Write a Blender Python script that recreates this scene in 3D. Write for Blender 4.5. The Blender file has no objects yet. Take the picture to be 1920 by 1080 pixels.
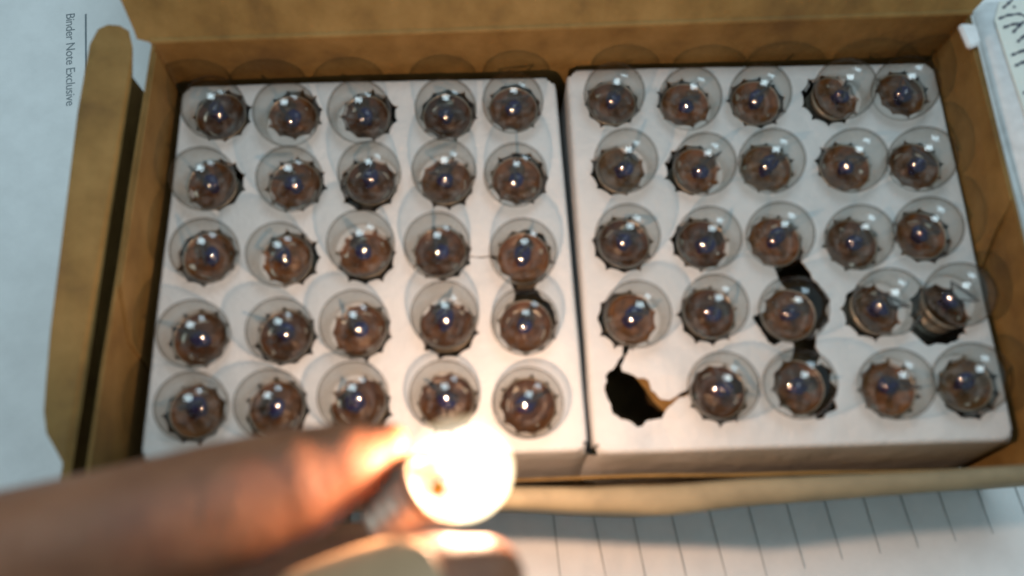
import bpy, bmesh, math, random
from mathutils import Vector, Matrix, noise, geometry
random.seed(7)
scene = bpy.context.scene
COL = scene.collection
# 1 unit = 1 cm
scene.unit_settings.system = 'METRIC'
scene.unit_settings.scale_length = 0.01

# ------------------------------------------------------------------ camera
cam_data = bpy.data.cameras.new('camera')
cam = bpy.data.objects.new('camera', cam_data)
COL.objects.link(cam)
cam.location = (-1.5414, -6.1486, 16.4461)
cam.rotation_euler = (0.30549, -0.01221, 0.0)
cam_data.sensor_width = 36.0
cam_data.lens = 28.125
cam_data.clip_start = 0.1
cam_data.clip_end = 500
cam_data.dof.use_dof = True
cam_data.dof.focus_distance = 24.0
cam_data.dof.aperture_fstop = 0.085
scene.camera = cam

# ------------------------------------------------------------------ light
world = bpy.data.worlds.new('World')
scene.world = world
world.use_nodes = True
bg = world.node_tree.nodes['Background']
bg.inputs['Color'].default_value = (0.70, 0.93, 1.0, 1)
bg.inputs['Strength'].default_value = 0.27

def area(name, loc, target, size, power, color):
    ld = bpy.data.lights.new(name, 'AREA')
    ld.shape = 'RECTANGLE'; ld.size, ld.size_y = size
    ld.energy = power; ld.color = color
    o = bpy.data.objects.new(name, ld); COL.objects.link(o)
    o.location = loc
    o.rotation_euler = (Vector(target) - Vector(loc)).to_track_quat('-Z', 'Y').to_euler()
    return o
area('ceiling_lamp', (2, 16, 62), (0, 0, 0), (24, 22), 13000, (0.72, 0.92, 1.0))
area('window_light', (34, 52, 44), (4, 0, 0), (22, 24), 9000, (0.66, 0.88, 1.0))

scene.view_settings.view_transform = 'Standard'
scene.view_settings.look = 'None'
scene.view_settings.exposure = 0.0
scene.view_settings.gamma = 1.0
scene.cycles.use_denoising = True
scene.cycles.max_bounces = 12
scene.cycles.transparent_max_bounces = 24
scene.cycles.caustics_reflective = False
scene.cycles.caustics_refractive = False
scene.cycles.sample_clamp_indirect = 6.0

# ------------------------------------------------------------------ materials
def new_mat(name):
    m = bpy.data.materials.new(name); m.use_nodes = True
    nt = m.node_tree
    b = nt.nodes['Principled BSDF']
    return m, nt, b
def N(nt, t, **kw):
    n = nt.nodes.new(t)
    for k, v in kw.items():
        if k in n.inputs: n.inputs[k].default_value = v
        else: setattr(n, k, v)
    return n
def coords(nt, scale=(1, 1, 1)):
    tc = N(nt, 'ShaderNodeTexCoord'); mp = N(nt, 'ShaderNodeMapping')
    mp.inputs['Scale'].default_value = scale
    nt.links.new(tc.outputs['Object'], mp.inputs['Vector'])
    return mp.outputs['Vector']
def noisy(nt, vec, scale, detail=6, rough=0.6):
    n = N(nt, 'ShaderNodeTexNoise'); n.inputs['Scale'].default_value = scale
    n.inputs['Detail'].default_value = detail; n.inputs['Roughness'].default_value = rough
    nt.links.new(vec, n.inputs['Vector']); return n.outputs['Fac']
def ramp(nt, fac, stops):
    r = N(nt, 'ShaderNodeValToRGB')
    while len(r.color_ramp.elements) < len(stops): r.color_ramp.elements.new(0.5)
    for e, (p, c) in zip(r.color_ramp.elements, stops): e.position = p; e.color = (*c, 1)
    nt.links.new(fac, r.inputs['Fac']); return r.outputs['Color']
def bump(nt, b, h, strength, dist):
    n = N(nt, 'ShaderNodeBump'); n.inputs['Strength'].default_value = strength
    n.inputs['Distance'].default_value = dist
    nt.links.new(h, n.inputs['Height']); nt.links.new(n.outputs['Normal'], b.inputs['Normal'])
def math_node(nt, op, a, bb):
    n = N(nt, 'ShaderNodeMath', operation=op)
    for i, v in enumerate((a, bb)):
        if isinstance(v, (int, float)): n.inputs[i].default_value = v
        else: nt.links.new(v, n.inputs[i])
    return n.outputs[0]

def mat_kraft(name, dark=1.0, flute=(1, 0, 0)):
    m, nt, b = new_mat(name)
    v = coords(nt)
    f = math_node(nt, 'ADD', math_node(nt, 'MULTIPLY', noisy(nt, v, 1.1, 8, 0.65), 0.6), math_node(nt, 'MULTIPLY', noisy(nt, v, 0.28, 4), 0.42))
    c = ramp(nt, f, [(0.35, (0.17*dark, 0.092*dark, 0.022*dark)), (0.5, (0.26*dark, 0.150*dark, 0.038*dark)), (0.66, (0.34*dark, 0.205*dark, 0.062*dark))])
    fib = noisy(nt, coords(nt, (9, 60, 60)), 1.0, 3)
    mx = N(nt, 'ShaderNodeMix', data_type='RGBA', blend_type='MULTIPLY')
    mx.inputs[0].default_value = 0.35
    nt.links.new(c, mx.inputs[6])
    nt.links.new(ramp(nt, fib, [(0.35, (0.7, 0.66, 0.6)), (0.65, (1, 1, 1))]), mx.inputs[7])
    nt.links.new(mx.outputs[2], b.inputs['Base Color'])
    b.inputs['Roughness'].default_value = 0.75
    w = N(nt, 'ShaderNodeTexWave'); w.inputs['Scale'].default_value = 0.9
    w.inputs['Distortion'].default_value = 0.3
    nt.links.new(coords(nt), w.inputs['Vector'])
    h = math_node(nt, 'ADD', math_node(nt, 'MULTIPLY', w.outputs['Fac'], 0.25), noisy(nt, v, 7, 4))
    bump(nt, b, h, 0.35, 0.05)
    return m

def mat_card(name, col=(0.68, 0.675, 0.67), bs=0.5):
    m, nt, b = new_mat(name)
    v = coords(nt)
    c = ramp(nt, noisy(nt, v, 0.9, 7, 0.6), [(0.3, tuple(x*0.9 for x in col)), (0.6, col)])
    nt.links.new(c, b.inputs['Base Color'])
    b.inputs['Roughness'].default_value = 0.55
    h = math_node(nt, 'ADD', noisy(nt, v, 1.3, 4, 0.7), math_node(nt, 'MULTIPLY', noisy(nt, v, 22, 5, 0.7), 0.16))
    bump(nt, b, h, bs, 0.13)
    return m

def mat_plain(name, col, rough=0.5, metal=0.0, vary=0.15, scale=3, bs=0.0):
    m, nt, b = new_mat(name)
    v = coords(nt)
    f = noisy(nt, v, scale, 5)
    nt.links.new(ramp(nt, f, [(0.3, tuple(x*(1-vary) for x in col)), (0.7, tuple(min(1, x*(1+vary*0.5)) for x in col))]), b.inputs['Base Color'])
    b.inputs['Roughness'].default_value = rough; b.inputs['Metallic'].default_value = metal
    if bs: bump(nt, b, f, bs, 0.03)
    return m

def mat_glass(name, tint=(0.90, 0.89, 0.87), rim=(0.20, 0.18, 0.15)):
    m = bpy.data.materials.new(name); m.use_nodes = True
    nt = m.node_tree; nt.nodes.clear()
    out = N(nt, 'ShaderNodeOutputMaterial')
    lw = N(nt, 'ShaderNodeLayerWeight'); lw.inputs['Blend'].default_value = 0.5
    p4 = math_node(nt, 'POWER', lw.outputs['Facing'], 4.0)
    # a thin wall of glass: more glass in the line of sight towards the rim
    tr = N(nt, 'ShaderNodeBsdfTransparent')
    nt.links.new(ramp(nt, lw.outputs['Facing'], [(0.0, tint), (0.55, tuple(a*0.95 for a in tint)), (0.78, tuple(a*0.65+b*0.35 for a, b in zip(tint, rim))), (0.92, rim)]), tr.inputs['Color'])
    gl = N(nt, 'ShaderNodeBsdfGlossy'); gl.inputs['Roughness'].default_value = 0.03
    gl.inputs['Color'].default_value = (1, 1, 1, 1)
    bn = N(nt, 'ShaderNodeBump'); bn.inputs['Strength'].default_value = 0.10; bn.inputs['Distance'].default_value = 0.06
    oi = N(nt, 'ShaderNodeObjectInfo'); vm = N(nt, 'ShaderNodeVectorMath', operation='ADD')
    nt.links.new(coords(nt), vm.inputs[0]); nt.links.new(oi.outputs['Location'], vm.inputs[1])
    nt.links.new(noisy(nt, vm.outputs[0], 1.8, 2), bn.inputs['Height']); nt.links.new(bn.outputs['Normal'], gl.inputs['Normal'])
    fac = math_node(nt, 'ADD', math_node(nt, 'MULTIPLY', p4, 0.12), 0.075)
    mx = N(nt, 'ShaderNodeMixShader')
    nt.links.new(fac, mx.inputs[0]); nt.links.new(tr.outputs[0], mx.inputs[1]); nt.links.new(gl.outputs[0], mx.inputs[2])
    nt.links.new(mx.outputs[0], out.inputs['Surface'])
    return m

LIT_Q = Vector((0.86, 0.52, 0.74)).normalized().to_track_quat('Z', 'Y')
LIT_DIM = tuple(LIT_Q.inverted() @ Vector((-0.12, 0.80, 0.58)).normalized())
def mat_lit_glass():
    m = bpy.data.materials.new('glowing_glass'); m.use_nodes = True
    nt = m.node_tree; nt.nodes.clear()
    out = N(nt, 'ShaderNodeOutputMaterial')
    lw = N(nt, 'ShaderNodeLayerWeight'); lw.inputs['Blend'].default_value = 0.5
    tr = N(nt, 'ShaderNodeBsdfTransparent')
    em = N(nt, 'ShaderNodeEmission')
    nt.links.new(ramp(nt, lw.outputs['Facing'], [(0.0, (1, 0.93, 0.78)), (0.75, (1, 0.80, 0.5)), (1.0, (1, 0.62, 0.26))]), em.inputs['Color'])
    st = math_node(nt, 'SUBTRACT', 1.0, math_node(nt, 'POWER', lw.outputs['Facing'], 3.0))
    # uneven lamp glare put into the emission, dimmer on the globe's upper side
    vs = N(nt, 'ShaderNodeVectorMath', operation='SUBTRACT'); vs.inputs[1].default_value = (0, 0, 1.754)
    nt.links.new(coords(nt), vs.inputs[0])
    vd = N(nt, 'ShaderNodeVectorMath', operation='DOT_PRODUCT'); vd.inputs[1].default_value = LIT_DIM
    nt.links.new(vs.outputs[0], vd.inputs[0])
    nz = noisy(nt, coords(nt), 2.2, 4)
    e = math_node(nt, 'ADD', math_node(nt, 'MULTIPLY', vd.outputs['Value'], -4.5), math_node(nt, 'MULTIPLY', nz, 2.4))
    e = math_node(nt, 'MINIMUM', math_node(nt, 'MAXIMUM', math_node(nt, 'ADD', e, 0.1), 0.02), 2.0)
    s2 = math_node(nt, 'MULTIPLY', e, st)
    nt.links.new(math_node(nt, 'ADD', math_node(nt, 'MULTIPLY', s2, 1.2), 0.24), em.inputs['Strength'])
    ad = N(nt, 'ShaderNodeAddShader')
    nt.links.new(tr.outputs[0], ad.inputs[0]); nt.links.new(em.outputs[0], ad.inputs[1])
    nt.links.new(ad.outputs[0], out.inputs['Surface'])
    return m

def mat_emit(name, col, s):
    m = bpy.data.materials.new(name); m.use_nodes = True
    nt = m.node_tree; nt.nodes.clear()
    out = N(nt, 'ShaderNodeOutputMaterial'); em = N(nt, 'ShaderNodeEmission')
    em.inputs['Color'].default_value = (*col, 1); em.inputs['Strength'].default_value = s
    nt.links.new(em.outputs[0], out.inputs['Surface']); return m

def mat_skin():
    m, nt, b = new_mat('skin')
    v = coords(nt)
    f = noisy(nt, v, 0.8, 5)
    c = ramp(nt, f, [(0.3, (0.19, 0.070, 0.034)), (0.5, (0.29, 0.115, 0.056)), (0.7, (0.37, 0.155, 0.078))])
    nt.links.new(c, b.inputs['Base Color'])
    b.inputs['Roughness'].default_value = 0.5
    b.inputs['Subsurface Weight'].default_value = 0.35
    b.inputs['Subsurface Radius'].default_value = (1.0, 0.35, 0.18)
    b.inputs['Subsurface Scale'].default_value = 0.25
    cr = noisy(nt, coords(nt, (2.2, 0.7, 0.9)), 1.6, 3)
    h = math_node(nt, 'ADD', math_node(nt, 'MULTIPLY', cr, 1.2), math_node(nt, 'MULTIPLY', noisy(nt, v, 9, 8, 0.7), 0.5))
    bump(nt, b, h, 0.4, 0.10)
    return m

KRAFT = mat_kraft('kraft_board')
KRAFT2 = mat_kraft('kraft_board_inner', 0.92)
KRAFT_PALE = mat_plain('pale_board_edge', (0.26, 0.205, 0.118), 0.7, 0, 0.25, 1.5, 0.4)
KRAFT_SHADED = mat_kraft('kraft_board_shaded', 0.45)  # kraft darkened in its colour, standing for shade on the deep floor
CARD = mat_card('white_card')
PAPER = mat_card('white_paper', (0.92, 0.93, 0.94), 0.15)
PAPER2 = mat_card('note_paper', (0.80, 0.82, 0.76))
PLASTIC = mat_plain('white_envelope', (0.82, 0.85, 0.88), 0.45)
TABLE = mat_plain('table_top', (0.55, 0.50, 0.42), 0.5)
PRINT = mat_plain('printed_ink', (0.22, 0.26, 0.29), 0.7)
RULE = mat_plain('ruling_ink', (0.43, 0.45, 0.45), 0.7)
MARKER = mat_plain('marker_ink', (0.015, 0.02, 0.05), 0.5)
GLASS = mat_glass('clear_glass')
LIT = mat_lit_glass()
FIL_LIT = mat_emit('hot_filament', (1.0, 0.75, 0.4), 60)
BRASS = mat_plain('dull_nickel_screw', (0.46, 0.41, 0.33), 0.42, 0.55, 0.25)
CEMENT = mat_plain('brown_bulb_cement', (0.135, 0.062, 0.024), 0.36, 0.0, 0.6, 5, 0.6)
def _vary(m):
    nt = m.node_tree; b = nt.nodes['Principled BSDF']; src = b.inputs['Base Color'].links[0].from_socket
    oi = N(nt, 'ShaderNodeObjectInfo'); mx = N(nt, 'ShaderNodeMix', data_type='RGBA', blend_type='MULTIPLY'); mx.inputs[0].default_value = 1
    nt.links.new(src, mx.inputs[6])
    nt.links.new(ramp(nt, oi.outputs['Random'], [(0.0, (0.55, 0.5, 0.5)), (0.5, (1.0, 0.95, 0.9)), (0.8, (1.5, 1.25, 0.95)), (1.0, (0.9, 1.05, 1.0))]), mx.inputs[7])
    nt.links.new(mx.outputs[2], b.inputs['Base Color'])
    b.inputs['Specular IOR Level'].default_value = 0.35
_vary(CEMENT)
BEAD = mat_plain('blue_glass_bead', (0.02, 0.02, 0.085), 0.15)
WIRE = mat_plain('support_wire', (0.07, 0.065, 0.07), 0.4, 0.7)
BLACK = mat_plain('black_insulator', (0.02, 0.02, 0.02), 0.5)
SKIN = mat_skin()
NAIL = mat_plain('thumb_nail', (0.52, 0.325, 0.185), 0.5, 0, 0.08)

# ------------------------------------------------------------------ helpers
def obj(name, bm, mat, parent=None, smooth=False):
    me = bpy.data.meshes.new(name)
    if isinstance(bm, bmesh.types.BMesh):
        bm.normal_update(); bm.to_mesh(me); bm.free()
    else:
        me.from_pydata(bm[0], [], bm[1]); me.update()
    me.materials.append(mat)
    if smooth:
        for p in me.polygons: p.use_smooth = True
    o = bpy.data.objects.new(name, me); COL.objects.link(o)
    if parent: o.parent = parent
    return o
def thing(name, label, cat, loc=(0, 0, 0), group=None):
    o = bpy.data.objects.new(name, None); COL.objects.link(o)
    o.empty_display_size = 0.5
    o.location = loc; o['label'] = label; o['category'] = cat
    if group: o['group'] = group
    return o
def tag(o, label, cat, group=None):
    o['label'] = label; o['category'] = cat
    if group: o['group'] = group
    return o
def lathe(prof, n=32, cap0=False, cap1=False):
    bm = bmesh.new(); rings = []
    for r, z in prof:
        if r < 1e-5: rings.append([bm.verts.new((0, 0, z))])
        else: rings.append([bm.verts.new((r*math.cos(2*math.pi*i/n), r*math.sin(2*math.pi*i/n), z)) for i in range(n)])
    for a, b in zip(rings, rings[1:]):
        for i in range(n):
            j = (i+1) % n
            if len(a) == 1 and len(b) > 1: bm.faces.new((a[0], b[j], b[i]))
            elif len(b) == 1 and len(a) > 1: bm.faces.new((a[i], a[j], b[0]))
            elif len(a) > 1: bm.faces.new((a[i], a[j], b[j], b[i]))
    return bm
def slab(bm, quad, thick_dir, thick, nu=1, nv=1, wob=0.0, seed=0):
    """a panel of board: corners quad (a,b,c,d), extruded by thick along thick_dir, gridded and slightly wavy"""
    a, b, c, d = (Vector(q) for q in quad); t = Vector(thick_dir).normalized()*thick
    def P(u, v):
        p = a.lerp(b, u).lerp(d.lerp(c, u), v)
        w = noise.noise(p*0.35 + Vector((seed, 3, 1)))*wob
        return p + t.normalized()*w
    F = [[bm.verts.new(P(i/nu, j/nv)) for j in range(nv+1)] for i in range(nu+1)]
    G = [[bm.verts.new(P(i/nu, j/nv)+t) for j in range(nv+1)] for i in range(nu+1)]
    for i in range(nu):
        for j in range(nv):
            bm.faces.new((F[i][j], F[i+1][j], F[i+1][j+1], F[i][j+1]))
            bm.faces.new((G[i][j], G[i][j+1], G[i+1][j+1], G[i+1][j]))
    for i in range(nu):
        bm.faces.new((F[i][0], G[i][0], G[i+1][0], F[i+1][0])); bm.faces.new((F[i][nv], F[i+1][nv], G[i+1][nv], G[i][nv]))
    for j in range(nv):
        bm.faces.new((F[0][j], F[0][j+1], G[0][j+1], G[0][j])); bm.faces.new((F[nu][j], G[nu][j], G[nu][j+1], F[nu][j+1]))
def recalc(bm):
    bmesh.ops.recalc_face_normals(bm, faces=bm.faces)
def outline_slab(pts, thick):
    """closed outline (3D points, roughly planar) given thickness downwards"""
    bm = bmesh.new(); n = len(pts)
    nrm = geometry.normal([Vector(p) for p in pts[:3]]) if False else None
    tot = Vector((0, 0, 0))
    for i in range(n): tot += Vector(pts[i]).cross(Vector(pts[(i+1) % n]))
    nn = tot.normalized()
    if nn.z < 0: nn = -nn
    A = [bm.verts.new(p) for p in pts]; B = [bm.verts.new(Vector(p)-nn*thick) for p in pts]
    bm.faces.new(A); bm.faces.new(B[::-1])
    for i in range(n):
        j = (i+1) % n; bm.faces.new((A[i], B[i], B[j], A[j]))
    recalc(bm)
    return bm

FLOOR = -2.55; TZ = -2.72

# ------------------------------------------------------------------ setting: table and papers
bm = bmesh.new(); slab(bm, ((-60, -50, -2.85), (60, -50, -2.85), (60, 60, -2.85), (-60, 60, -2.85)), (0, 0, -1), 2.0)
recalc(bm); o = obj('table_top', bm, TABLE); o['kind'] = 'structure'

# printed sheet at left
sheet = thing('printed_paper', 'white printed page with small grey heading and rule lying left of the box', 'paper', (-14, 0, TZ))
bm = bmesh.new(); slab(bm, ((-12, -22, 0), (5.6, -20.5, 0), (3.2, 16, 0), (-14.5, 15, 0)), (0, 0, -1), 0.03, 1, 1); recalc(bm)
obj('page', bm, PAPER, sheet)
def text_mesh(name, body, parent, p0, p1, height, mat, z):
    cu = bpy.data.curves.new(name, 'FONT'); cu.body = body; cu.size = 1.0; cu.space_character = 0.95
    to = bpy.data.objects.new(name+'_tmp', cu); COL.objects.link(to)
    dg = bpy.context.evaluated_depsgraph_get()
    me = bpy.data.meshes.new_from_object(to.evaluated_get(dg))
    COL.objects.unlink(to); bpy.data.objects.remove(to)
    xs = [v.co.x for v in me.vertices]; ys = [v.co.y for v in me.vertices]
    x0, x1 = min(xs), max(xs); y1 = 0.72
    d = Vector(p1)-Vector(p0); L = d.length; d.normalize(); up = Vector((-d.y, d.x))
    for v in me.vertices:
        q = Vector(p0) + d*((v.co.x-x0)/(x1-x0)*L) + up*(v.co.y/y1*height)
        v.co = (q.x, q.y, z)
    me.materials.clear(); me.materials.append(mat)
    o = bpy.data.objects.new(name, me); COL.objects.link(o); o.parent = parent
    return o
text_mesh('printed_heading', 'Binder Note Exclusive', sheet, (0.24, 7.86), (0.72, 4.97), 0.25, PRINT, 0.006)
bm = bmesh.new()
for (x0, y0, x1, y1, w) in ((0.78, 7.88, 1.38, 4.2, 0.05),):
    d = Vector((x1-x0, y1-y0)).normalized(); s = Vector((-d.y, d.x))*w/2
    bm.faces.new([bm.verts.new(q) for q in ((x0-s.x, y0-s.y, .006), (x1-s.x, y1-s.y, .006), (x1+s.x, y1+s.y, .006), (x0+s.x, y0+s.y, .006))])
obj('printed_rule', bm, PRINT, sheet)

# sheet under the back of the box
bm = bmesh.new(); slab(bm, ((-13, -3, -2.77), (17, -2, -2.77), (18, 26, -2.77), (-13, 25, -2.77)), (0, 0, -1), 0.03); recalc(bm)
tag(obj('plain_paper', bm, PAPER), 'plain white sheet showing in the gap at the back left corner of the box', 'paper')

# lined sheet in front
lined = thing('lined_paper', 'white ruled notebook page under the front edge of the box', 'paper', (5, -9, TZ+0.03))
bm = bmesh.new(); nx, ny = 90, 14
gv = []
for i in range(nx+1):
    row = []
    for j in range(ny+1):
        x = -10+i*(22/nx); y = -12+j*(20/ny)
        amp = 0.035*max(0, min(1, (3-x)/6))*max(0, min(1, (4.0-y)/2))
        row.append(bm.verts.new((x, y, amp*(math.sin(x*9+0.7*y)+math.sin(x*15.3+y)*0.6))))
    gv.append(row)
for i in range(nx):
    for j in range(ny): bm.faces.new((gv[i][j], gv[i+1][j], gv[i+1][j+1], gv[i][j+1]))
obj('page', bm, PAPER, lined, True)
RL = [(-.361,-5.562,-.284,-6.113,-.2,-7.2),(.561,-5.597,.665,-6.183,.85,-7.2),(1.472,-5.597,1.67,-6.826,1.75,-7.3),(2.372,-5.596,2.599,-6.849,2.66,-7.15),(3.253,-5.537,3.504,-6.884,3.55,-7.05),(4.158,-5.37,4.459,-7.0,4.46,-7.0),(5.056,-5.333,5.323,-6.748,5.323,-6.748),(5.948,-5.261,6.208,-6.576,6.208,-6.576),(6.868,-5.188,7.093,-6.438,7.093,-6.438),(7.739,-5.127,7.983,-6.311,7.983,-6.311),(8.641,-5.042,8.866,-6.171,8.866,-6.171),(9.564,-5.005,9.759,-6.007,9.759,-6.007),(10.482,-5.005,10.65,-5.86,10.65,-5.86)]
for k, (x0, y0, x1, y1, x2, y2) in enumerate(RL):
    bm = bmesh.new(); a = Vector((x0, y0)); b = Vector((x2, y2)); d = (b-a).normalized()
    a = a - d*1.2
    s = Vector((-d.y, d.x))*0.017; prev = None; n = 12
    for i in range(n+1):
        p = a.lerp(b, i/n); w = s*(1-0.55*max(0, i/n-0.6)/0.4)
        q = [bm.verts.new((p.x-5+e*w.x, p.y+9+e*w.y, 0.026+ (0.02 if p.x < 2 else 0))) for e in (-1, 1)]
        if prev: bm.faces.new((prev[0], q[0], q[1], prev[1]))
        prev = q
    obj('ruled_line', bm, RULE, lined)

# white case and note at right, beyond the right wall
case = thing('white_case', 'flat white plastic case with a small tab beside the right wall of the box', 'case', (12, 2, TZ+0.01))
pts = [(8.96,5.13),(9.0,4.1),(9.07,2.4),(9.21,0.28),(9.42,-2.6),(15,-2.3),(14.5,6.0),(9.37,5.49)]
bm = outline_slab([(x-12, y-2, 4.01) for x, y in pts], 3.99)
bmesh.ops.bevel(bm, geom=[e for e in bm.edges if all(v.co.z > 3.9 for v in e.verts)], offset=0.08, segments=3, affect='EDGES')
obj('case_body', bm, PLASTIC, case, True)
bm = outline_slab([(x-12, y-2, 4.27) for x, y in ((8.46,4.66),(8.62,4.70),(8.85,4.66),(8.88,4.2),(8.70,4.10),(8.58,4.07))], 0.13)
bmesh.ops.bevel(bm, geom=list(bm.edges), offset=0.04, segments=2, affect='EDGES')
obj('case_tab', bm, PLASTIC, case)
NZ = TZ+0.01+4.01
note = thing('handwritten_note', 'pale note with thick black marker handwriting on the white case', 'note', (12, 2, NZ+0.03))
bm = outline_slab([(x-12, y-2, 0.02) for x, y in ((9.42,4.93),(9.51,3.96),(9.64,2.64),(9.72,0.53),(14.4,0.8),(14.2,5.7),(9.62,5.42))], 0.03)
obj('note_sheet', bm, PAPER2, note)
def stroke(pts, w, z, parent):
    bm = bmesh.new(); P = [Vector(p) for p in pts]; Q = []
    for i in range(len(P)-1):
        for k in range(4): Q.append(P[i].lerp(P[i+1], k/4))
    Q.append(P[-1]); prev = None
    for i, p in enumerate(Q):
        d = (Q[min(i+1, len(Q)-1)]-Q[max(i-1, 0)]).normalized(); s = Vector((-d.y, d.x))*w/2*(0.8+0.3*math.sin(i*1.7))
        if i in (0, len(Q)-1): s *= 0.6
        q = [bm.verts.new((p.x-12+e*s.x, p.y-2+e*s.y, z)) for e in (-1, 1)]
        if prev: bm.faces.new((prev[0], q[0], q[1], prev[1]))
        prev = q
    return obj('marker_stroke', bm, MARKER, parent)
for k, s in enumerate([[(9.65, 5.23), (9.79, 5.35), (9.93, 5.48)], [(9.70,5.05),(9.72,5.06)], [(9.89, 5.26), (9.95, 5.28)], [(9.5, 4.95), (9.73, 5.05), (10.0, 5.09), (10.13, 5.03), (10.16, 4.9), (10.09, 4.75)], [(9.56, 4.72), (9.79, 4.81), (10.07, 4.86)], [(9.75, 4.59), (9.91, 4.75), (10.08, 4.9)], [(9.81, 4.35), (9.92, 4.45), (10.16, 4.64)], [(9.61, 4.01), (9.81, 4.1), (10.21, 4.24)], [(9.64, 3.74), (9.79, 3.82), (10.16, 3.95)], [(10.01, 4.17), (10.01, 3.86)], [(9.69, 3.06), (9.84, 3.14), (10.01, 3.21)], [(9.91, 3.36), (10.05, 3.42)]]):
    stroke(s, 0.07, 0.025+0.003*(k % 3), note)

# ------------------------------------------------------------------ the box
TOP = 1.4
box = thing('cardboard_box', 'open brown cardboard mailer box holding two white trays of bulbs', 'box', (0, 0, FLOOR-0.12))
BZ = FLOOR-0.12
def up(q): return (q[0], q[1], q[2]-BZ)
NW, NE, SW, SE = (-9.16, 4.15), (8.97, 5.05), (-9.10, -5.25), (9.42, -4.78)
def panel(name, quad, tdir, th, mat, nu=12, nv=4, wob=0.06, parent=box, seed=0):
    bm = bmesh.new(); slab(bm, [up(q) for q in quad], tdir, th, nu, nv, wob, seed); recalc(bm)
    bmesh.ops.bevel(bm, geom=[e for e in bm.edges if len(e.link_faces) == 2 and e.calc_face_angle(0) > 1.0], offset=th*0.3, segments=2, affect='EDGES')
    return obj(name, bm, mat, parent)
panel('box_floor', ((-9.5, -5.3, FLOOR), (9.2, -4.85, FLOOR), (8.86, 5.05, FLOOR), (-9.5, 4.15, FLOOR)), (0, 0, -1), 0.12, KRAFT_SHADED, 4, 4, 0)
panel('back_wall', ((NW[0]-.38, NW[1], FLOOR), (8.90, NE[1], FLOOR), (8.90, NE[1]+.02, TOP), (NW[0]-.1, NW[1]+.02, TOP)), (0, 1, 0), 0.16, KRAFT, 24, 6, 0.05, seed=1)
panel('left_wall', ((-9.52, -5.25, FLOOR), (-9.52, 4.2, FLOOR), (-9.13, 4.12, TOP), (-9.08, -5.2, TOP-0.02)), (-1, 0, 0), 0.07, KRAFT2, 24, 6, 0.05, seed=5)
panel('right_wall', ((8.85, 5.1, FLOOR), (9.20, -4.9, FLOOR), (9.18, -4.9, TOP), (8.80, 5.1, TOP)), (1, 0, 0), 0.06, KRAFT2, 24, 6, 0.03, seed=9)
# loose inner layers with their diagonal ends (tuck panels against the side walls)
bm = bmesh.new()
def layer(name, pts, n, th, mat):
    bm = bmesh.new(); P = [Vector(up(p)) for p in pts]; t = Vector(n)*th
    A = [bm.verts.new(p) for p in P]; B = [bm.verts.new(p+t) for p in P]
    bm.faces.new(A); bm.faces.new(B[::-1])
    for i in range(len(P)): bm.faces.new((A[i], B[i], B[(i+1) % len(P)], A[(i+1) % len(P)]))
    recalc(bm); return obj(name, bm, mat, box)
bm.free()
layer('inner_tuck_panel', [(8.80, 4.9, FLOOR), (8.745, 4.9, TOP-.01), (8.93, 0.55, TOP-.01), (8.90, 0.1, 0.7), (8.95, -0.4, 0.0), (9.0, -0.9, FLOOR)], (1, 0.03, 0), 0.035, KRAFT)
layer('inner_tuck_panel', [(-9.44, 4.0, FLOOR), (-9.055, 3.9, TOP-.01), (-9.035, -1.35, TOP-.01), (-9.175, -2.3, 0.4), (-9.44, -2.9, FLOOR)], (-1, 0, 0), 0.035, KRAFT)
# outer left flap with round ends
FL = [(-9.62, 3.45, 1.102), (-9.66, 4.2, 1.201), (-9.72, 4.52, 1.284), (-9.86, 4.63, 1.322), (-10.03, 4.63, 1.355), (-10.16, 4.5, 1.377), (-10.24, 4.1, 1.388), (-10.24, 2.45, 1.377), (-10.16, 0.2, 1.366), (-10.07, -2.3, 1.366), (-10.0, -3.4, 1.366), (-9.97, -3.85, 1.355), (-9.9, -4.25, 1.322), (-9.76, -4.55, 1.267), (-9.66, -4.8, 1.201), (-9.66, -5.25, 1.119), (-9.58, -5.3, 1.08), (-9.58, -3.0, 1.091), (-9.6, -0.9, 1.091), (-9.61, 1.5, 1.091)]
o = obj('side_flap', outline_slab([up((-9.6+(p[0]+9.6)*1.42, p[1], p[2])) for p in FL], 0.12), KRAFT, box)
panel('outer_side_wall', ((-9.72, -5.3, FLOOR), (-9.72, 3.6, FLOOR), (-9.70, 3.6, 1.05), (-9.70, -5.3, 1.0)), (-1, 0, 0), 0.12, KRAFT2, 10, 3, 0.02)
# lid, hinged on the back wall
A = Vector((NW[0]-.04, NW[1], TOP)); B = Vector((NE[0]-.08, NE[1], TOP)); u = (B-A).normalized()
back = Vector((-u.y, u.x, 0)); dd = (back+Vector((0, 0, 1))).normalized(); L = (B-A).length
lid_pts = [(0.0, 0.02), (-0.27, 0.06), (-0.42, 0.85), (-0.9, 2.6), (-1.0, 9.2), (L+0.9, 9.2), (L+0.7, 2.6), (L+0.22, 0.3), (L, 0.02)]
def lidP(s, t): return up(A + u*s + dd*t)
bm = bmesh.new(); nrm = u.cross(dd); rows = []
segs = [(0.0, 0.0, L), (0.08, -0.27, L+0.05), (0.3, -0.3, L+0.22), (0.85, -0.42, L+0.35), (1.7, -0.68, L+0.52), (2.6, -0.9, L+0.7), (5, -0.95, L+0.8), (9.2, -1.0, L+0.9)]
nu = 40
for (t, s0, s1) in segs:
    rows.append([Vector(lidP(s0+(s1-s0)*i/nu, t)) + nrm*(0.05*noise.noise(Vector((i*0.25, t*0.6, 2)))*min(1, t)) for i in range(nu+1)])
F = [[bm.verts.new(p) for p in r] for r in rows]; G = [[bm.verts.new(p-nrm*0.16) for p in r] for r in rows]
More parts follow.
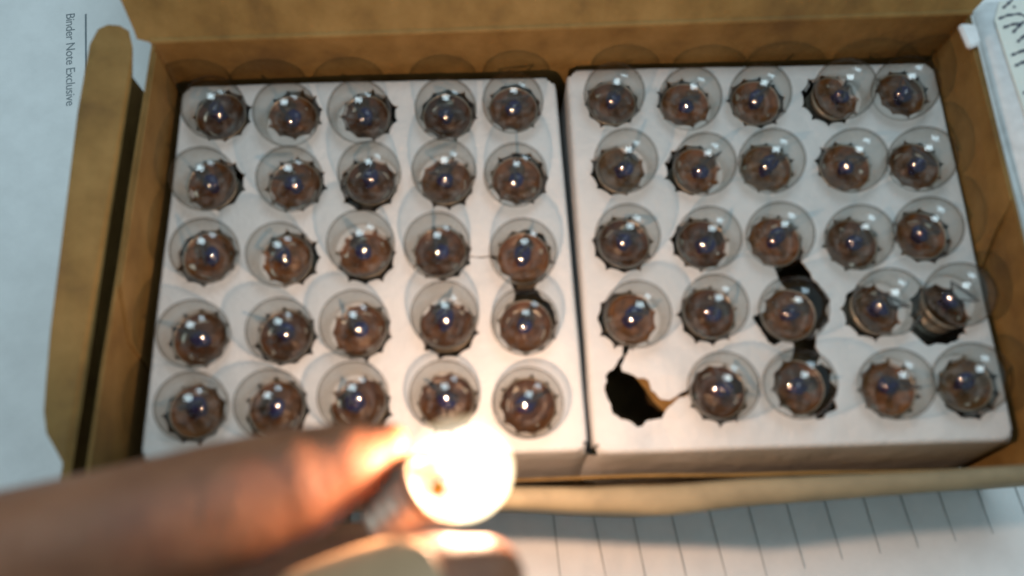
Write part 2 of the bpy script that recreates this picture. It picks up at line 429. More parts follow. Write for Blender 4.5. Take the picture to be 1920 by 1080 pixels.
for j in range(len(rows)-1):
    for i in range(nu):
        bm.faces.new((F[j][i], F[j][i+1], F[j+1][i+1], F[j+1][i])); bm.faces.new((G[j][i], G[j+1][i], G[j+1][i+1], G[j][i+1]))
for i in range(nu):
    bm.faces.new((F[0][i], G[0][i], G[0][i+1], F[0][i+1])); bm.faces.new((F[-1][i], F[-1][i+1], G[-1][i+1], G[-1][i]))
for j in range(len(rows)-1):
    bm.faces.new((F[j][0], F[j+1][0], G[j+1][0], G[j][0])); bm.faces.new((F[j][nu], G[j][nu], G[j+1][nu], F[j+1][nu]))
recalc(bm); obj('lid', bm, KRAFT, box)
# crease ridge between wall and lid
bm = bmesh.new(); nn = 60; prev = None
for i in range(nn+1):
    c = Vector(up(A.lerp(B, i/nn))) + Vector((0, 0.03, 0.0))
    ring = []
    for k in range(6):
        a = math.pi*(1.05+k/5*0.9)
        r = 0.07+0.012*noise.noise(Vector((i*0.6, 0, 0)))
        ring.append(bm.verts.new(c+Vector((0, math.cos(a)*r, 0.0)) + Vector((0, 0, -math.sin(a)*r))))
    if prev:
        for k in range(5): bm.faces.new((prev[k], prev[k+1], ring[k+1], ring[k]))
    prev = ring
recalc(bm); obj('lid_crease', bm, KRAFT, box, True)
# rolled-over front wall
inner = [(-9.6,-5.28),(-6,-5.27),(-1.36,-5.20),(0.0,-5.23),(1.45,-5.17),(3.0,-5.06),(6.0,-4.93),(8.1,-4.80),(9.7,-4.72)]
outer = [(-9.6,-5.62),(-6,-5.6),(-1.36,-5.60),(0.0,-5.68),(1.45,-5.715),(2.95,-5.55),(5.9,-5.33),(8.05,-5.165),(9.9,-5.07)]
bm = bmesh.new(); prev = None
def interp(tab, x):
    for (x0, y0), (x1, y1) in zip(tab, tab[1:]):
        if x <= x1: return y0+(y1-y0)*(x-x0)/(x1-x0)
    return tab[-1][1]
for i in range(81):
    x = -9.6+19.3*i/80; yi = interp(inner, x); yo = interp(outer, x); w = (yi-yo)/2; yc = (yi+yo)/2
    prof = [(yi, FLOOR), (yi, 0.2), (yi, TOP-0.22)]
    for k in range(7):
        a = math.pi*k/6; prof.append((yc+w*math.cos(a), TOP-0.16+0.16*math.sin(a)))
    prof += [(yo, TOP-0.3), (yo+0.02, 0.0), (yo+0.06, FLOOR-0.1)]
    ring = [bm.verts.new(up((x, y+0.02*noise.noise(Vector((x*0.8, z, 0))), z+0.03*noise.noise(Vector((x*0.5, 5, 0)))))) for y, z in prof]
    if prev:
        for k in range(len(ring)-1): bm.faces.new((prev[k], prev[k+1], ring[k+1], ring[k]))
    else: bm.faces.new(ring)
    prev = ring
bm.faces.new(prev[::-1]); recalc(bm)
obj('front_wall', bm, KRAFT_PALE, box, True)
# turned-in board edge along the foot of the front wall
panel('front_tuck_flap', ((-9.0, -5.20, -0.3), (9.2, -4.76, -0.3), (9.2, -4.72, -1.2), (-9.0, -5.15, -1.2)), (0, 1, 0.2), 0.06, KRAFT2, 30, 2, 0.05, seed=12)

# ------------------------------------------------------------------ trays
LEFT = [(1,1,-8.01,3.20,-0.03,-0.10),(1,2,-6.34,3.21,-0.06,-0.26),(1,3,-4.63,3.21,-0.15,-0.16),(1,4,-2.82,3.26,-0.02,-0.14),(1,5,-1.29,3.43,-0.04,-0.13),
(2,1,-7.96,1.45,-0.11,-0.10),(2,2,-6.18,1.46,-0.02,-0.08),(2,3,-4.55,1.48,0.07,0.07),(2,4,-2.80,1.49,-0.04,0.10),(2,5,-1.18,1.66,-0.09,-0.15),
(3,1,-7.95,-0.26,0.09,-0.04),(3,2,-6.15,-0.31,-0.11,-0.08),(3,3,-4.51,-0.24,-0.06,0.13),(3,4,-2.87,-0.16,-0.07,0.00),(3,5,-1.08,-0.25,-0.03,-0.05),
(4,1,-7.91,-2.10,0.03,-0.01),(4,2,-6.10,-2.06,-0.02,0.03),(4,3,-4.52,-1.93,-0.08,0.04),(4,4,-2.70,-1.89,-0.04,0.19),(4,5,-1.02,-1.79,-0.06,-0.03),
(5,1,-7.81,-3.67,0.08,0.07),(5,2,-6.15,-3.58,-0.04,0.04),(5,3,-4.46,-3.54,-0.07,0.15),(5,4,-2.67,-3.44,-0.03,0.07),(5,5,-0.99,-3.50,-0.04,-0.02)]
RIGHT = [(1,1,0.98,3.53,0.00,0.01),(1,2,2.66,3.57,0.05,-0.13),(1,3,4.37,3.63,-0.07,-0.10),(1,4,6.10,3.73,0.19,-0.00),(1,5,7.84,3.86,-0.16,-0.12),
(2,1,1.05,1.81,0.12,0.04),(2,2,2.75,1.87,0.16,-0.08),(2,3,4.45,1.92,-0.04,-0.05),(2,4,6.21,1.96,0.02,-0.08),(2,5,7.84,1.98,-0.08,-0.06),
(3,1,1.09,0.07,0.04,0.00),(3,2,2.79,0.08,0.09,-0.05),(3,3,4.46,0.11,-0.04,0.01),(3,4,6.16,0.09,-0.02,-0.01),(3,5,7.76,0.28,-0.10,-0.00),
(4,1,1.11,-1.64,0.15,-0.02),(4,2,2.84,-1.57,0.04,0.06),(4,3,4.65,-1.56,-0.12,0.01),(4,4,6.37,-1.47,0.20,0.09),(4,5,7.85,-1.47,0.25,0.26),
(5,2,2.94,-3.26,-0.01,0.08),(5,3,4.69,-3.11,-0.19,0.00),(5,4,6.52,-3.15,-0.03,0.04),(5,5,8.18,-3.09,-0.15,0.10)]
TORN_R = [
 [(1.056,-2.1),(0.99,-2.4),(.897,-2.595),(.691,-2.772),(.613,-2.873),(.646,-2.998),(.59,-3.172),(.633,-3.345),(.69,-3.468),(.732,-3.664),(.899,-3.761),(1.092,-3.809),(1.232,-3.929),(1.355,-3.905),(1.434,-3.796),(1.606,-3.771),(1.754,-3.735),(1.862,-3.564),(2.018,-3.416),(2.324,-3.243),(2.5,-3.18),(2.331,-3.144),(1.922,-3.38),(1.679,-3.318),(1.564,-3.17),(1.5,-2.971),(1.404,-2.921),(1.28,-2.922),(1.161,-2.822),(.964,-2.772),(.945,-2.646),(1.105,-2.391),(1.25,-2.05)],
 [(4.35,-0.25),(4.75,0.0),(5.03,-0.1),(5.0,-0.33),(5.1,-.5),(5.25,-.75),(5.40,-1.0),(5.53,-1.21),(5.42,-1.42),(5.46,-1.6),(5.36,-1.75),(5.2,-1.95),(4.9,-1.6),(4.6,-1.0),(4.40,-0.6)],
 [(3.802,-1.60),(3.86,-1.75),(3.97,-1.95),(4.05,-2.15),(4.17,-2.25),(4.3,-2.2),(4.6,-1.9),(4.2,-1.4)],
 [(4.62,-1.9),(5.14,-2.0),(5.10,-2.24),(5.17,-2.4),(5.05,-2.65),(4.9,-2.9),(4.4,-2.8),(4.52,-2.5),(4.6,-2.3)],
 [(5.2,-2.6),(5.38,-2.75),(5.33,-2.95),(5.44,-3.15),(5.36,-3.35),(5.38,-3.52),(5.22,-3.62),(5.1,-3.75),(4.95,-3.78),(4.8,-3.2),(5.0,-2.7)],
 [(7.139,-1.85),(7.3,-2.06),(7.477,-2.198),(7.7,-2.16),(7.921,-2.2),(8.12,-2.08),(8.32,-1.868),(8.0,-1.3),(7.5,-1.3)],
]
TORN_L = [
 [(-1.45,0.15),(-1.36,0.36),(-1.18,0.30),(-1.02,0.42),(-.86,.28),(-.66,.30),(-.60,.1),(-.66,-.1),(-.56,-.3),(-.68,-.5),(-.70,-.75),(-.84,-.96),(-.72,-1.14),(-.55,-1.3),(-.46,-1.5),(-.40,-1.68),(-.52,-1.86),(-.50,-2.05),(-.66,-2.16),(-.86,-2.28),(-1.06,-2.37),(-1.25,-2.2),(-1.3,-1.6),(-1.28,-1.0),(-1.5,-0.5)],
 [(-2.3,-0.21),(-2.15,-0.24),(-2.0,-0.235),(-1.85,-.215),(-1.6,-0.24),(-1.6,-0.265),(-1.85,-.25),(-2.0,-0.275),(-2.15,-.262),(-2.3,-0.25)],
]
def hole_poly(cx, cy, seed):
    rnd = random.Random(seed); n = 11; ph = rnd.random()*6.28; pts = []; r0 = rnd.choice((0.59, 0.60, 0.61, 0.63)); cy -= (r0-0.6)*0.8
    for k in range(n):
        a = ph+2*math.pi*k/n; s = 2*math.pi/n
        rb = r0+rnd.uniform(-.012, .015)
        for (da, r) in ((0.0, rb+rnd.choice((0.02, 0.05, 0.075, 0.095))), (0.075, rb+0.012), (s*0.35, rb-0.015), (s*0.65, rb-0.015), (s-0.075, rb+0.012)):
            pts.append((cx+r*math.cos(a+da), cy+r*math.sin(a+da)))
    return pts
def inside(p, poly):
    x, y = p; c = False; n = len(poly); j = n-1
    for i in range(n):
        xi, yi = poly[i]; xj, yj = poly[j]
        if (yi > y) != (yj > y) and x < (xj-xi)*(y-yi)/(yj-yi)+xi: c = not c
        j = i
    return c
def cardz(x, y):
    z = 0.05*noise.noise(Vector((x*0.35, y*0.35, 4.2)))+0.02*noise.noise(Vector((x*1.3, y*1.3, 9)))
    z += 0.13*math.exp(-((x-1.9)**2+(y+2.9)**2)/0.4) - 0.14*math.exp(-((x-1.75)**2+(y+4.0)**2)/0.3) + 0.10*math.exp(-((x-4.2)**2+(y+2.3)**2)/0.1)
    z += 0.07*math.exp(-((x+0.4)**2+(y+2.2)**2)/0.25)
    return z
def build_tray(label, corners, rows, torn, holes_extra, seed):
    cx = sum(c[0] for c in corners)/4; cy = sum(c[1] for c in corners)/4
    t = thing('bulb_tray', label, 'tray', (cx, cy, FLOOR), 'white card trays inside the box')
    def ragged(P, k0):
        out_ = []; n_ = len(P)
        for i in range(n_):
            a = Vector(P[i]); b = Vector(P[(i+1) % n_]); m = max(1, int((b-a).length/0.07))
            nn_ = Vector((-(b-a).y, (b-a).x)).normalized()
            for k in range(m):
                q = a.lerp(b, k/m)
                if (b-a).length > 0.16: q = q + nn_*(0.05*noise.noise(Vector((q.x*5, q.y*5, k0)))+0.03*noise.noise(Vector((q.x*14, q.y*14, k0))))
                out_.append(tuple(q))
        return out_
    polys = [hole_poly(r[2], r[3], seed*100+i) for i, r in enumerate(rows)] + [ragged(P, 3+k) for k, P in enumerate(torn)]
    C = [Vector(c) for c in corners]; ctr = sum(C, Vector((0, 0)))/4
    # rounded rectangle outline, inset for the folded edge
    out = []
    n = 4
    for i in range(4):
        p, a, b = C[i], C[i-1], C[(i+1) % 4]
        r = 0.22
        s = p+(a-p).normalized()*r; e = p+(b-p).normalized()*r
        ins = (ctr-p).normalized()*0.10
        for k in range(5):
            q = s.lerp(p, k/4).lerp(p.lerp(e, k/4), k/4) + ins
            out.append((i, q))
        seglen = (b-p).length
        for k in range(1, 24):
            q = (p+(b-p).normalized()*(r+(seglen-2*r)*k/24))
            nrm = Vector((-(b-p).y, (b-p).x)).normalized()
            if (ctr-q).dot(nrm) < 0: nrm = -nrm
            out.append((i+0.5, q+nrm*0.07))
    verts = [q for _, q in out]; edges = [(i, (i+1) % len(verts)) for i in range(len(verts))]
    for P in polys:
        b = len(verts); verts += [Vector(q) for q in P]; edges += [(b+i, b+(i+1) % len(P)) for i in range(len(P))]
    x0 = min(v.x for v in verts); x1 = max(v.x for v in verts); y0 = min(v.y for v in verts); y1 = max(v.y for v in verts)
    outer = [tuple(q) for _, q in out]
    gx = x0
    while gx < x1:
        gy = y0
        while gy < y1:
            q = (gx+random.uniform(-.05, .05), gy+random.uniform(-.05, .05))
            if inside(q, outer): verts.append(Vector(q))
            gy += 0.3
        gx += 0.3
    vo, eo, fo, *_ = geometry.delaunay_2d_cdt(verts, edges, [], 0, 1e-5)
    bm = bmesh.new(); V = [bm.verts.new((v.x-cx, v.y-cy, cardz(v.x, v.y)-FLOOR)) for v in vo]
    for f in fo:
        m = sum((vo[i] for i in f), Vector((0, 0)))/len(f)
        if not inside(m, outer) or any(inside(m, P) for P in polys): continue
        try: bm.faces.new([V[i] for i in f])
        except ValueError: pass
    bmesh.ops.delete(bm, geom=[v for v in bm.verts if not v.link_faces], context='VERTS')
    recalc(bm)
    if sum(f.normal.z for f in bm.faces) < 0: bmesh.ops.reverse_faces(bm, faces=bm.faces)
    # give the card its thickness
    top = list(bm.faces); res = bmesh.ops.extrude_face_region(bm, geom=top)
    nv = [g for g in res['geom'] if isinstance(g, bmesh.types.BMVert)]
    bmesh.ops.translate(bm, verts=nv, vec=(0, 0, 0.0))
    for v in bm.verts:
        if v not in set(): pass
    topset = set(nv)
    for v in bm.verts:
        if v not in topset: v.co.z -= 0.05
    recalc(bm)
    obj('top_sheet', bm, CARD, t)
    # four folded side panels: bend, then down to the floor; the front one flares out
    names = {0: 'side_panel', 1: 'back_panel', 2: 'side_panel', 3: 'front_panel'}
    # corners are given SW, NW, NE, SE: edge i runs from corner i to i+1
    N_ = len(out)
    for e in range(4):
        idx = [k for k in range(N_) if out[k][0] == e+0.5]
        first, last = idx[0], idx[-1]
        ext = 4 if e == 3 else 2
        run = [(first-ext+k) % N_ for k in range((last-first) + 2*ext + 1)]
        flare = 0.42 if e == 3 else 0.05
        bm = bmesh.new(); prev = None
        for kk, i in enumerate(run):
            q = out[i][1]; a = out[i-1][1]; b = out[(i+1) % N_][1]
            d = (b-a).normalized(); nr = Vector((d.y, -d.x))
            if (q-ctr).dot(nr) < 0: nr = -nr
            z = cardz(q.x, q.y)
            rag = 0.12*abs(noise.noise(Vector((kk*1.7, e, seed)))) if e == 3 else 0
            prof = [(0, 0.0), (0.03, -0.008), (0.06, -0.03), (0.085, -0.07), (0.10, -0.14)]
            for s in (0.2, 0.4, 0.6, 0.8, 1.0):
                prof.append((0.10+flare*(s**0.8)+0.03*noise.noise(Vector((q.x*0.9, q.y*0.9, s*2))), -0.14+s*(FLOOR+0.2)))
            if e == 3 and kk in (0, 1, len(run)-2, len(run)-1):
                jag = (0.05, 0.10)[kk in (0, len(run)-1)]
                sh = d*(jag if kk < 3 else -jag)
            else: sh = Vector((0, 0))
            ring = []
            for j, (o_, dz) in enumerate(prof):
                w = q+nr*o_+sh*(math.sin(j*1.9)+1)*min(1, j/3)
                ring.append(bm.verts.new((w.x-cx, w.y-cy, z+dz-FLOOR-0.001)))
            if prev:
                for j in range(len(ring)-1): bm.faces.new((prev[j], prev[j+1], ring[j+1], ring[j]))
            prev = ring
        recalc(bm)
        obj(names[e], bm, CARD, t, True)
    # the slit card around each bulb, pushed down by it
    bm = bmesh.new()
    for i, r in enumerate(rows):
        if (seed, r[0], r[1]) in holes_extra: continue
        rnd = random.Random(seed*100+i); ph = rnd.random()*6.28
        hx, hy = r[2], r[3]; n = 11; s = 2*math.pi/n
        for k in range(n):
            a0 = ph+k*s+0.06; a1 = ph+(k+1)*s-0.06
            if rnd.random() < 0.25: continue
            ri = 0.565+rnd.uniform(-.02, .01); zi = -0.10+rnd.uniform(-.05, .03)
            A_ = []
            for a, rr, z in ((a0, .60, -.015), (a1, .60, -.015), (a1-.02, (.60+ri)/2+.005, -.04), (a0+.02, (.60+ri)/2+.005, -.04), (a1-.05, ri, zi), (a0+.05, ri, zi)):
                x = hx+rr*math.cos(a); y = hy+rr*math.sin(a)
                A_.append(bm.verts.new((x-cx, y-cy, z+cardz(x, y)-FLOOR)))
            bm.faces.new((A_[0], A_[1], A_[2], A_[3])); bm.faces.new((A_[3], A_[2], A_[4], A_[5]))
    o = obj('slit_edges', bm, CARD, t); o['kind'] = 'stuff'
    return t
build_tray('white card tray on the left, every hole filled, with one torn pair of holes', [(-8.81, -4.67), (-9.02, 3.96), (-.34, 4.27), (.20, -4.41)], LEFT, TORN_L, {(1, 3, 5), (1, 4, 5)}, 1)
build_tray('white card tray on the right, badly torn, with one hole empty', [(.36, -4.47), (-.04, 4.46), (8.71, 4.73), (8.99, -4.19)], RIGHT, TORN_R, {(2, 4, 3), (2, 5, 3), (2, 5, 2), (2, 4, 1), (2, 4, 5), (2, 3, 3)}, 2)

layer('lit_board_strip', [(1.30,-2.75,-0.55),(1.55,-3.05,-0.6),(1.72,-3.32,-0.62),(1.95,-3.55,-0.6),(2.5,-3.45,-0.55),(2.4,-2.7,-0.5)], (0,0,-1), 0.05, KRAFT)  # added board piece, shaped like the lit strip of inner board
# ------------------------------------------------------------------ bulbs
RG = 0.71; GC = 1.754
def globe_bm():
    prof = [(0.53, 1.16), (0.545, 1.24), (0.560, 1.318)]
    a0 = math.acos(-0.436/RG)
    for k in range(1, 23):
        a = a0*(1-k/22)
        prof.append((RG*math.sin(a), GC+RG*math.cos(a)))
    prof[-1] = (0.0, GC+RG+0.002)
    return lathe(prof, 40)
def screw_bm():
    prof = [(0.10, 0.0), (0.14, -0.01), (0.16, 0.05), (0.30, 0.09), (0.44, 0.13)]
    for k in range(4):
        z = 0.16+k*0.215
        prof += [(0.41, z), (0.44, z+0.03), (0.52, z+0.085), (0.52, z+0.12), (0.45, z+0.18)]
    prof += [(0.44, 1.02), (0.49, 1.08), (0.54, 1.16), (0.572, 1.25), (0.572, 1.325), (0.558, 1.325), (0.55, 1.2), (0.40, 1.16)]
    return lathe(prof, 28)
def cement_bm(sd=0):
    bm = lathe([(0.55, 1.30), (0.50, 1.245), (0.42, 1.20), (0.28, 1.19), (0.22, 1.22), (0.15, 1.27), (0.0, 1.29)], 26)
    for v in bm.verts:
        if v.co.z < 1.295: v.co += Vector((0, 0, 0.11*noise.noise(v.co*4+Vector((sd*7.3, 0, 0)))))
    return bm
def stem_bm(sd=0):
    bm = lathe([(0.17, 1.20), (0.12, 1.34), (0.13, 1.42), (0.17, 1.49), (0.16, 1.56), (0.09, 1.62), (0.0, 1.63)], 16)
    rnd = random.Random(sd*3+1); lx, ly, fl = rnd.uniform(-.16, .16), rnd.uniform(-.16, .16), rnd.uniform(0.8, 1.5)
    for v in bm.verts:
        t = (v.co.z-1.2)/0.43
        v.co.x = v.co.x*fl + lx*t*t; v.co.y = v.co.y + ly*t*t; v.co.z -= rnd.choice((0, 0.02))
        v.co += v.co.normalized()*0.04*noise.noise(v.co*6+Vector((sd, 0, 0)))
    return bm
def tube_bm(paths, r=0.014, n=6):
    bm = bmesh.new()
    for path in paths:
        P = [Vector(p) for p in path]; prev = None
        for i, p in enumerate(P):
            d = (P[min(i+1, len(P)-1)]-P[max(i-1, 0)]).normalized()
            a = d.cross(Vector((0.3, 0.2, 1)) if abs(d.z) < 0.9 else Vector((1, 0, 0))).normalized(); b = d.cross(a)
            ring = [bm.verts.new(p+a*r*math.cos(2*math.pi*k/n)+b*r*math.sin(2*math.pi*k/n)) for k in range(n)]
            if prev:
                for k in range(n): bm.faces.new((prev[k], prev[(k+1) % n], ring[(k+1) % n], ring[k]))
            prev = ring
    return bm
def wires_var(sd):
    rnd = random.Random(sd); a = rnd.uniform(0.18, 0.36); z = rnd.uniform(1.74, 1.95); k = rnd.uniform(-.1, .1)
    return tube_bm([[(0.05, 0, 1.55), (0.12, k, 1.68), (a, k, z)], [(-0.05, 0, 1.55), (-0.12, -k, 1.68), (-a, -k, z-.05)], [(-a*1.1, -k, z), (0, 0, z+.03), (a*1.1, k, z+.02)]], 0.02)
def wires_bm(): return tube_bm([[(0.05, 0, 1.6), (0.12, 0.01, 1.72), (0.24, 0.0, 1.86)], [(-0.05, 0, 1.6), (-0.12, -0.01, 1.72), (-0.24, 0.0, 1.86)]], 0.016)
def filament_bm(): return tube_bm([[( -0.24+0.48*i/40, 0.02*math.sin(i*1.57), 1.86+0.02*math.cos(i*1.57)+0.05*math.sin(math.pi*i/40)) for i in range(41)]], 0.008, 5)

def make_bulb(label, cat='light bulb'):
    t = thing('light_bulb', label, cat)
    obj('screw_base', screw_bm(), BRASS, t, True)
    obj('cement_ring', cement_bm(), CEMENT, t, True)
    obj('glass_stem', stem_bm(), BEAD, t, True)
    obj('support_wires', wires_bm(), WIRE, t, True)
    obj('filament', filament_bm(), WIRE, t, True)
    obj('glass_globe', globe_bm(), GLASS, t, True)
    return t
def dup(t):
    r = t.copy(); COL.objects.link(r)
    for ch in list(t.children):
        c = ch.copy(); COL.objects.link(c); c.parent = r
    return r
proto = make_bulb('x'); first = True
VAR = {'cement_ring': [], 'glass_stem': [], 'support_wires': []}
for sd in range(6):
    for nm, fn, mt in (('cement_ring', cement_bm, CEMENT), ('glass_stem', stem_bm, BEAD), ('support_wires', wires_var, WIRE)):
        me = bpy.data.meshes.new(nm); b_ = fn(sd+1); b_.to_mesh(me); b_.free(); me.materials.append(mt)
        for p in me.polygons: p.use_smooth = True
        VAR[nm].append(me)
ROWW = {1: 'back row', 2: 'second row from the back', 3: 'middle row', 4: 'fourth row from the back', 5: 'front row'}
COLL = {1: 'against the left box wall', 2: 'second from the left box wall', 3: 'in the middle column', 4: 'second from the centre seam', 5: 'next to the centre seam'}
COLR = {1: 'next to the centre seam', 2: 'second from the centre seam', 3: 'in the middle column', 4: 'second from the right box wall', 5: 'against the right box wall'}
SPECIAL = {
 ('left', 5, 5): 'clear globe bulb upright just above the lit bulb, beside the centre seam',
 ('left', 5, 4): 'clear globe bulb half hidden right behind the lit bulb',
 ('left', 5, 3): 'unlit clear bulb in the shade, just above the index finger\'s middle',
 ('left', 3, 5): 'clear bulb over the torn star-edged hole, left tray, middle row',
 ('left', 4, 5): 'clear bulb in the lower end of the left tray\'s torn hole',
 ('right', 4, 1): 'clear bulb directly behind the empty torn hole in the right tray',
 ('right', 5, 2): 'clear bulb just right of the empty torn hole in the right tray',
 ('right', 3, 3): 'clear bulb at the back end of the long black tear, right tray',
 ('right', 4, 3): 'clear bulb in the middle of the long black tear, right tray',
 ('right', 5, 3): 'clear bulb at the front end of the long black tear, right tray',
 ('right', 4, 5): 'clear bulb leaning towards the right box wall above a wide black gap',
 ('right', 1, 4): 'clear bulb in the right tray\'s back row leaning clearly to the right',
}
for side, rows, names in (('left', LEFT, COLL), ('right', RIGHT, COLR)):
    for (r, c, hx, hy, dx, dy) in rows:
        t = proto if first else dup(proto); first = False
        lab = SPECIAL.get((side, r, c)) or 'clear bulb in %s tray, %s, %s' % (side, ROWW[r], names[c])
        t['label'] = lab; t['group'] = 'unlit bulbs standing in the two trays'
        foot = Vector((hx+0.4*dx, hy+0.4*dy, -0.35)); g = Vector((hx+dx, hy+dy, 0.45+0.04*random.uniform(-1, 1)))
        # keep the lean believable: pivot where the card grips the bulb
        ax = (g-foot).normalized()
        q = ax.to_track_quat('Z', 'Y')
        t.rotation_mode = 'QUATERNION'
        t.rotation_quaternion = q @ Matrix.Rotation(random.uniform(0, 6.28), 3, 'Z').to_quaternion()
        for ch in t.children:
            nm = ch.name.split('.')[0]
            if nm in VAR: ch.data = random.choice(VAR[nm])
        sc = random.uniform(0.975, 1.03); t.scale = (sc, sc, sc)
        t.location = g - ax*GC*sc

# lit bulb in the hand
G = Vector((-2.10, -5.215, 5.34)); ax = Vector((0.86, 0.52, 0.74)).normalized()
lit = dup(proto)
lit['label'] = 'glowing lit bulb held between index finger and thumb'; lit['category'] = 'light bulb'; del lit['group']
lit.scale = (1, 1, 1); lit.rotation_quaternion = ax.to_track_quat('Z', 'Y'); lit.location = G-ax*GC
for ch in lit.children:
    n = ch.name.split('.')[0]
    if n in ('glass_globe', 'filament'):
        ch.data = ch.data.copy(); ch.data.materials[0] = LIT if n == 'glass_globe' else FIL_LIT
ld = bpy.data.lights.new('filament_light', 'POINT'); ld.energy = 2150; ld.color = (1.0, 0.62, 0.40); ld.shadow_soft_size = 0.15
lo = bpy.data.objects.new('filament_light', ld); COL.objects.link(lo); lo.location = G+Vector((0.17, 0.19, 0.08))

# amber spot low on the lit glass
bm = bmesh.new(); bmesh.ops.create_uvsphere(bm, u_segments=14, v_segments=8, radius=0.15)
for v in bm.verts: v.co.z *= 0.4; v.co.x *= 0.75
AMBER = mat_plain('amber_tone', (0.75, 0.42, 0.03), 0.4)
so = obj('amber_spot', bm, AMBER, None, True)
nrm = Vector((-0.25, -0.30, 0.60)).normalized()
M4 = Matrix.Translation(G+nrm*0.72) @ nrm.to_track_quat('Z', 'Y').to_matrix().to_4x4()
so.parent = lit
L4 = Matrix.Translation(lit.location) @ lit.rotation_quaternion.to_matrix().to_4x4()
so.matrix_local = L4.inverted() @ M4

# ------------------------------------------------------------------ hand
def limb(bm, pts, n=20, sq=1.0):
    """tapering limb through (x,y,z,r) stations, round ends"""
    P = [Vector(p[:3]) for p in pts]; R = [p[3] for p in pts]
    S = []
    for i in range(len(P)-1):
        p0, p1, p2, p3 = P[max(i-1, 0)], P[i], P[i+1], P[min(i+2, len(P)-1)]
        for k in range(6):
            t = k/6
            q = 0.5*((2*p1)+(p2-p0)*t+(2*p0-5*p1+4*p2-p3)*t*t+(-p0+3*p1-3*p2+p3)*t**3)
            S.append((q, R[i]+(R[i+1]-R[i])*(t*t*(3-2*t))))
    S.append((P[-1], R[-1]))
    d0 = (S[1][0]-S[0][0]).normalized(); d1 = (S[-1][0]-S[-2][0]).normalized()
    st = [(S[0][0]-d0*S[0][1]*math.sin(a), S[0][1]*math.cos(a)) for a in (1.5, 1.2, 0.8, 0.4)] + S + [(S[-1][0]+d1*S[-1][1]*math.sin(a), S[-1][1]*math.cos(a)) for a in (0.4, 0.8, 1.2, 1.5)]
    prev = None; up_ = Vector((0, 0, 1))
    for i, (q, r) in enumerate(st):
        d = (st[min(i+1, len(st)-1)][0]-st[max(i-1, 0)][0]).normalized()
        a = d.cross(up_).normalized(); b = a.cross(d)
        ring = [bm.verts.new(q+a*r*math.cos(2*math.pi*k/n)+b*r*sq*math.sin(2*math.pi*k/n)) for k in range(n)]
        if prev:
            for k in range(n): bm.faces.new((prev[k], prev[(k+1) % n], ring[(k+1) % n], ring[k]))
        else: bm.faces.new(ring[::-1])
        prev = ring
    bm.faces.new(prev)
hand = thing('person', 'bare hand holding the lit bulb between index finger and thumb', 'hand', (-9, -12, 4))
H0 = Vector((9, 12, -4))
bm = bmesh.new()
def sh(pts): return [(x+9, y+12, z-4, r) for x, y, z, r in pts]
INDEX = [(-12.6,-7.9,5.6,0.98),(-10.66,-6.98,6.11,0.86),(-8.45,-6.56,6.26,0.83),(-6.76,-6.17,5.99,0.84),(-5.33,-5.76,5.49,0.87),(-4.38,-5.42,5.2,0.80),(-3.7,-5.12,5.12,0.60),(-3.15,-4.88,5.1,0.35)]
THUMB = [(-9.4,-13.2,4.2,1.5),(-7.4,-11.6,4.7,1.3),(-5.59,-8.95,5.0,1.06),(-4.07,-7.66,5.35,0.93),(-3.11,-7.05,5.85,0.86),(-2.32,-6.77,6.12,0.72),(-1.77,-6.60,6.2,0.53)]
MIDDLE = [(-13.2,-9.6,4.8,1.0),(-10.8,-8.2,4.6,0.86),(-8.4,-7.8,3.0,0.84),(-6.6,-7.45,2.1,0.90),(-5.2,-7.05,1.6,0.94),(-4.1,-6.75,1.3,0.94),(-3.7,-7.1,0.7,0.84),(-4.8,-8.2,0.4,0.66)]
RING = [(-13.3,-11.1,4.0,0.95),(-10.9,-9.7,3.6,0.82),(-8.8,-8.9,3.0,0.76),(-7.4,-9.2,2.5,0.68),(-7.4,-10.2,2.3,0.58)]
PINKY = [(-13.2,-12.5,3.2,0.85),(-11.2,-11.2,2.7,0.72),(-9.6,-10.6,2.1,0.64),(-8.7,-11.1,1.8,0.56),(-8.9,-11.9,1.7,0.48)]
for f in (INDEX, THUMB, MIDDLE, RING, PINKY): limb(bm, sh(f))
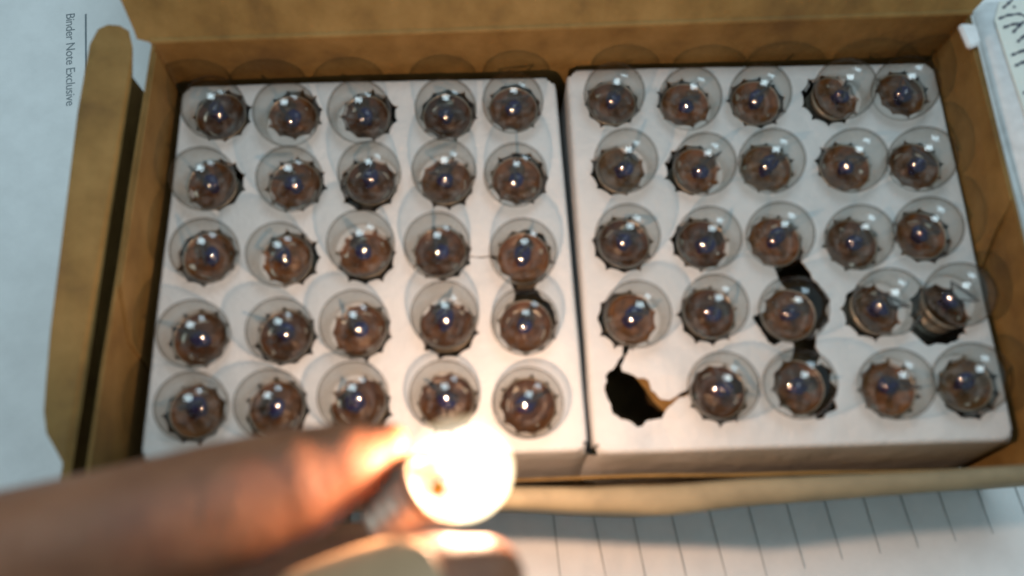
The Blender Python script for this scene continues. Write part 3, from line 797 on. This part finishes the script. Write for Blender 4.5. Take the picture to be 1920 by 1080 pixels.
for a, b_ in (((-13,-8.6,5.2,1.05), (-12.5,-14.2,3.8,1.4)), ((-13.3,-10.2,4.4,1.1), (-13,-14.8,3.8,1.5)), ((-13.4,-11.8,3.6,1.05), (-13.6,-15.2,3.6,1.4)), ((-13,-12.9,3.2,0.95), (-14,-15.4,3.4,1.3)), ((-9.8,-13.4,4.2,1.5), (-13,-15.8,3.8,1.6)), ((-11.2,-11.3,4.3,1.2), (-12.4,-14.6,3.8,1.4))):
    limb(bm, sh([a, tuple((p+q)/2 for p, q in zip(a, b_)), b_]))
limb(bm, sh([(-13.2,-15.4,3.7,2.1),(-14.2,-18.5,3.6,2.2),(-15.6,-23,3.4,2.6),(-17.5,-29,3.2,3.2)]))
recalc(bm)
ho = obj('hand_skin', bm, SKIN, hand, True)
md = ho.modifiers.new('remesh', 'REMESH'); md.mode = 'VOXEL'; md.voxel_size = 0.085; md.use_smooth_shade = True
ms = ho.modifiers.new('smooth', 'SMOOTH'); ms.factor = 0.6; ms.iterations = 10
# thumb nail
bm = bmesh.new(); a = Vector((-4.0, -7.54, 5.46)); b = Vector((-1.95, -6.64, 6.15)); d = (b-a).normalized()
vw = (Vector((-1.54, -6.15, 16.4))-a).normalized(); vd = Vector((0.06, 0.26, 1)); vw = (vd - d*d.dot(vd)).normalized(); sd = d.cross(vw)
g = []
for i in range(25):
    s = i/24; c = a.lerp(b, s)
    r = 1.0-0.17*s-0.20*s**4
    row = []
    for k in range(13):
        w = (k/12-0.5)*2; e = math.sqrt(max(0, 1-(abs(s-0.5)/0.505)**(3.2 if s > 0.5 else 8))); th = w*1.05*e
        row.append(bm.verts.new(c+H0+(vw*math.cos(th)+sd*math.sin(th))*(r+0.045+0.02*s)))
    g.append(row)
for i in range(24):
    for k in range(12): bm.faces.new((g[i][k], g[i][k+1], g[i+1][k+1], g[i+1][k]))
recalc(bm)
no = obj('thumb_nail', bm, NAIL, hand, True)
sm = no.modifiers.new('solid', 'SOLIDIFY'); sm.thickness = 0.04; sm.offset = -1
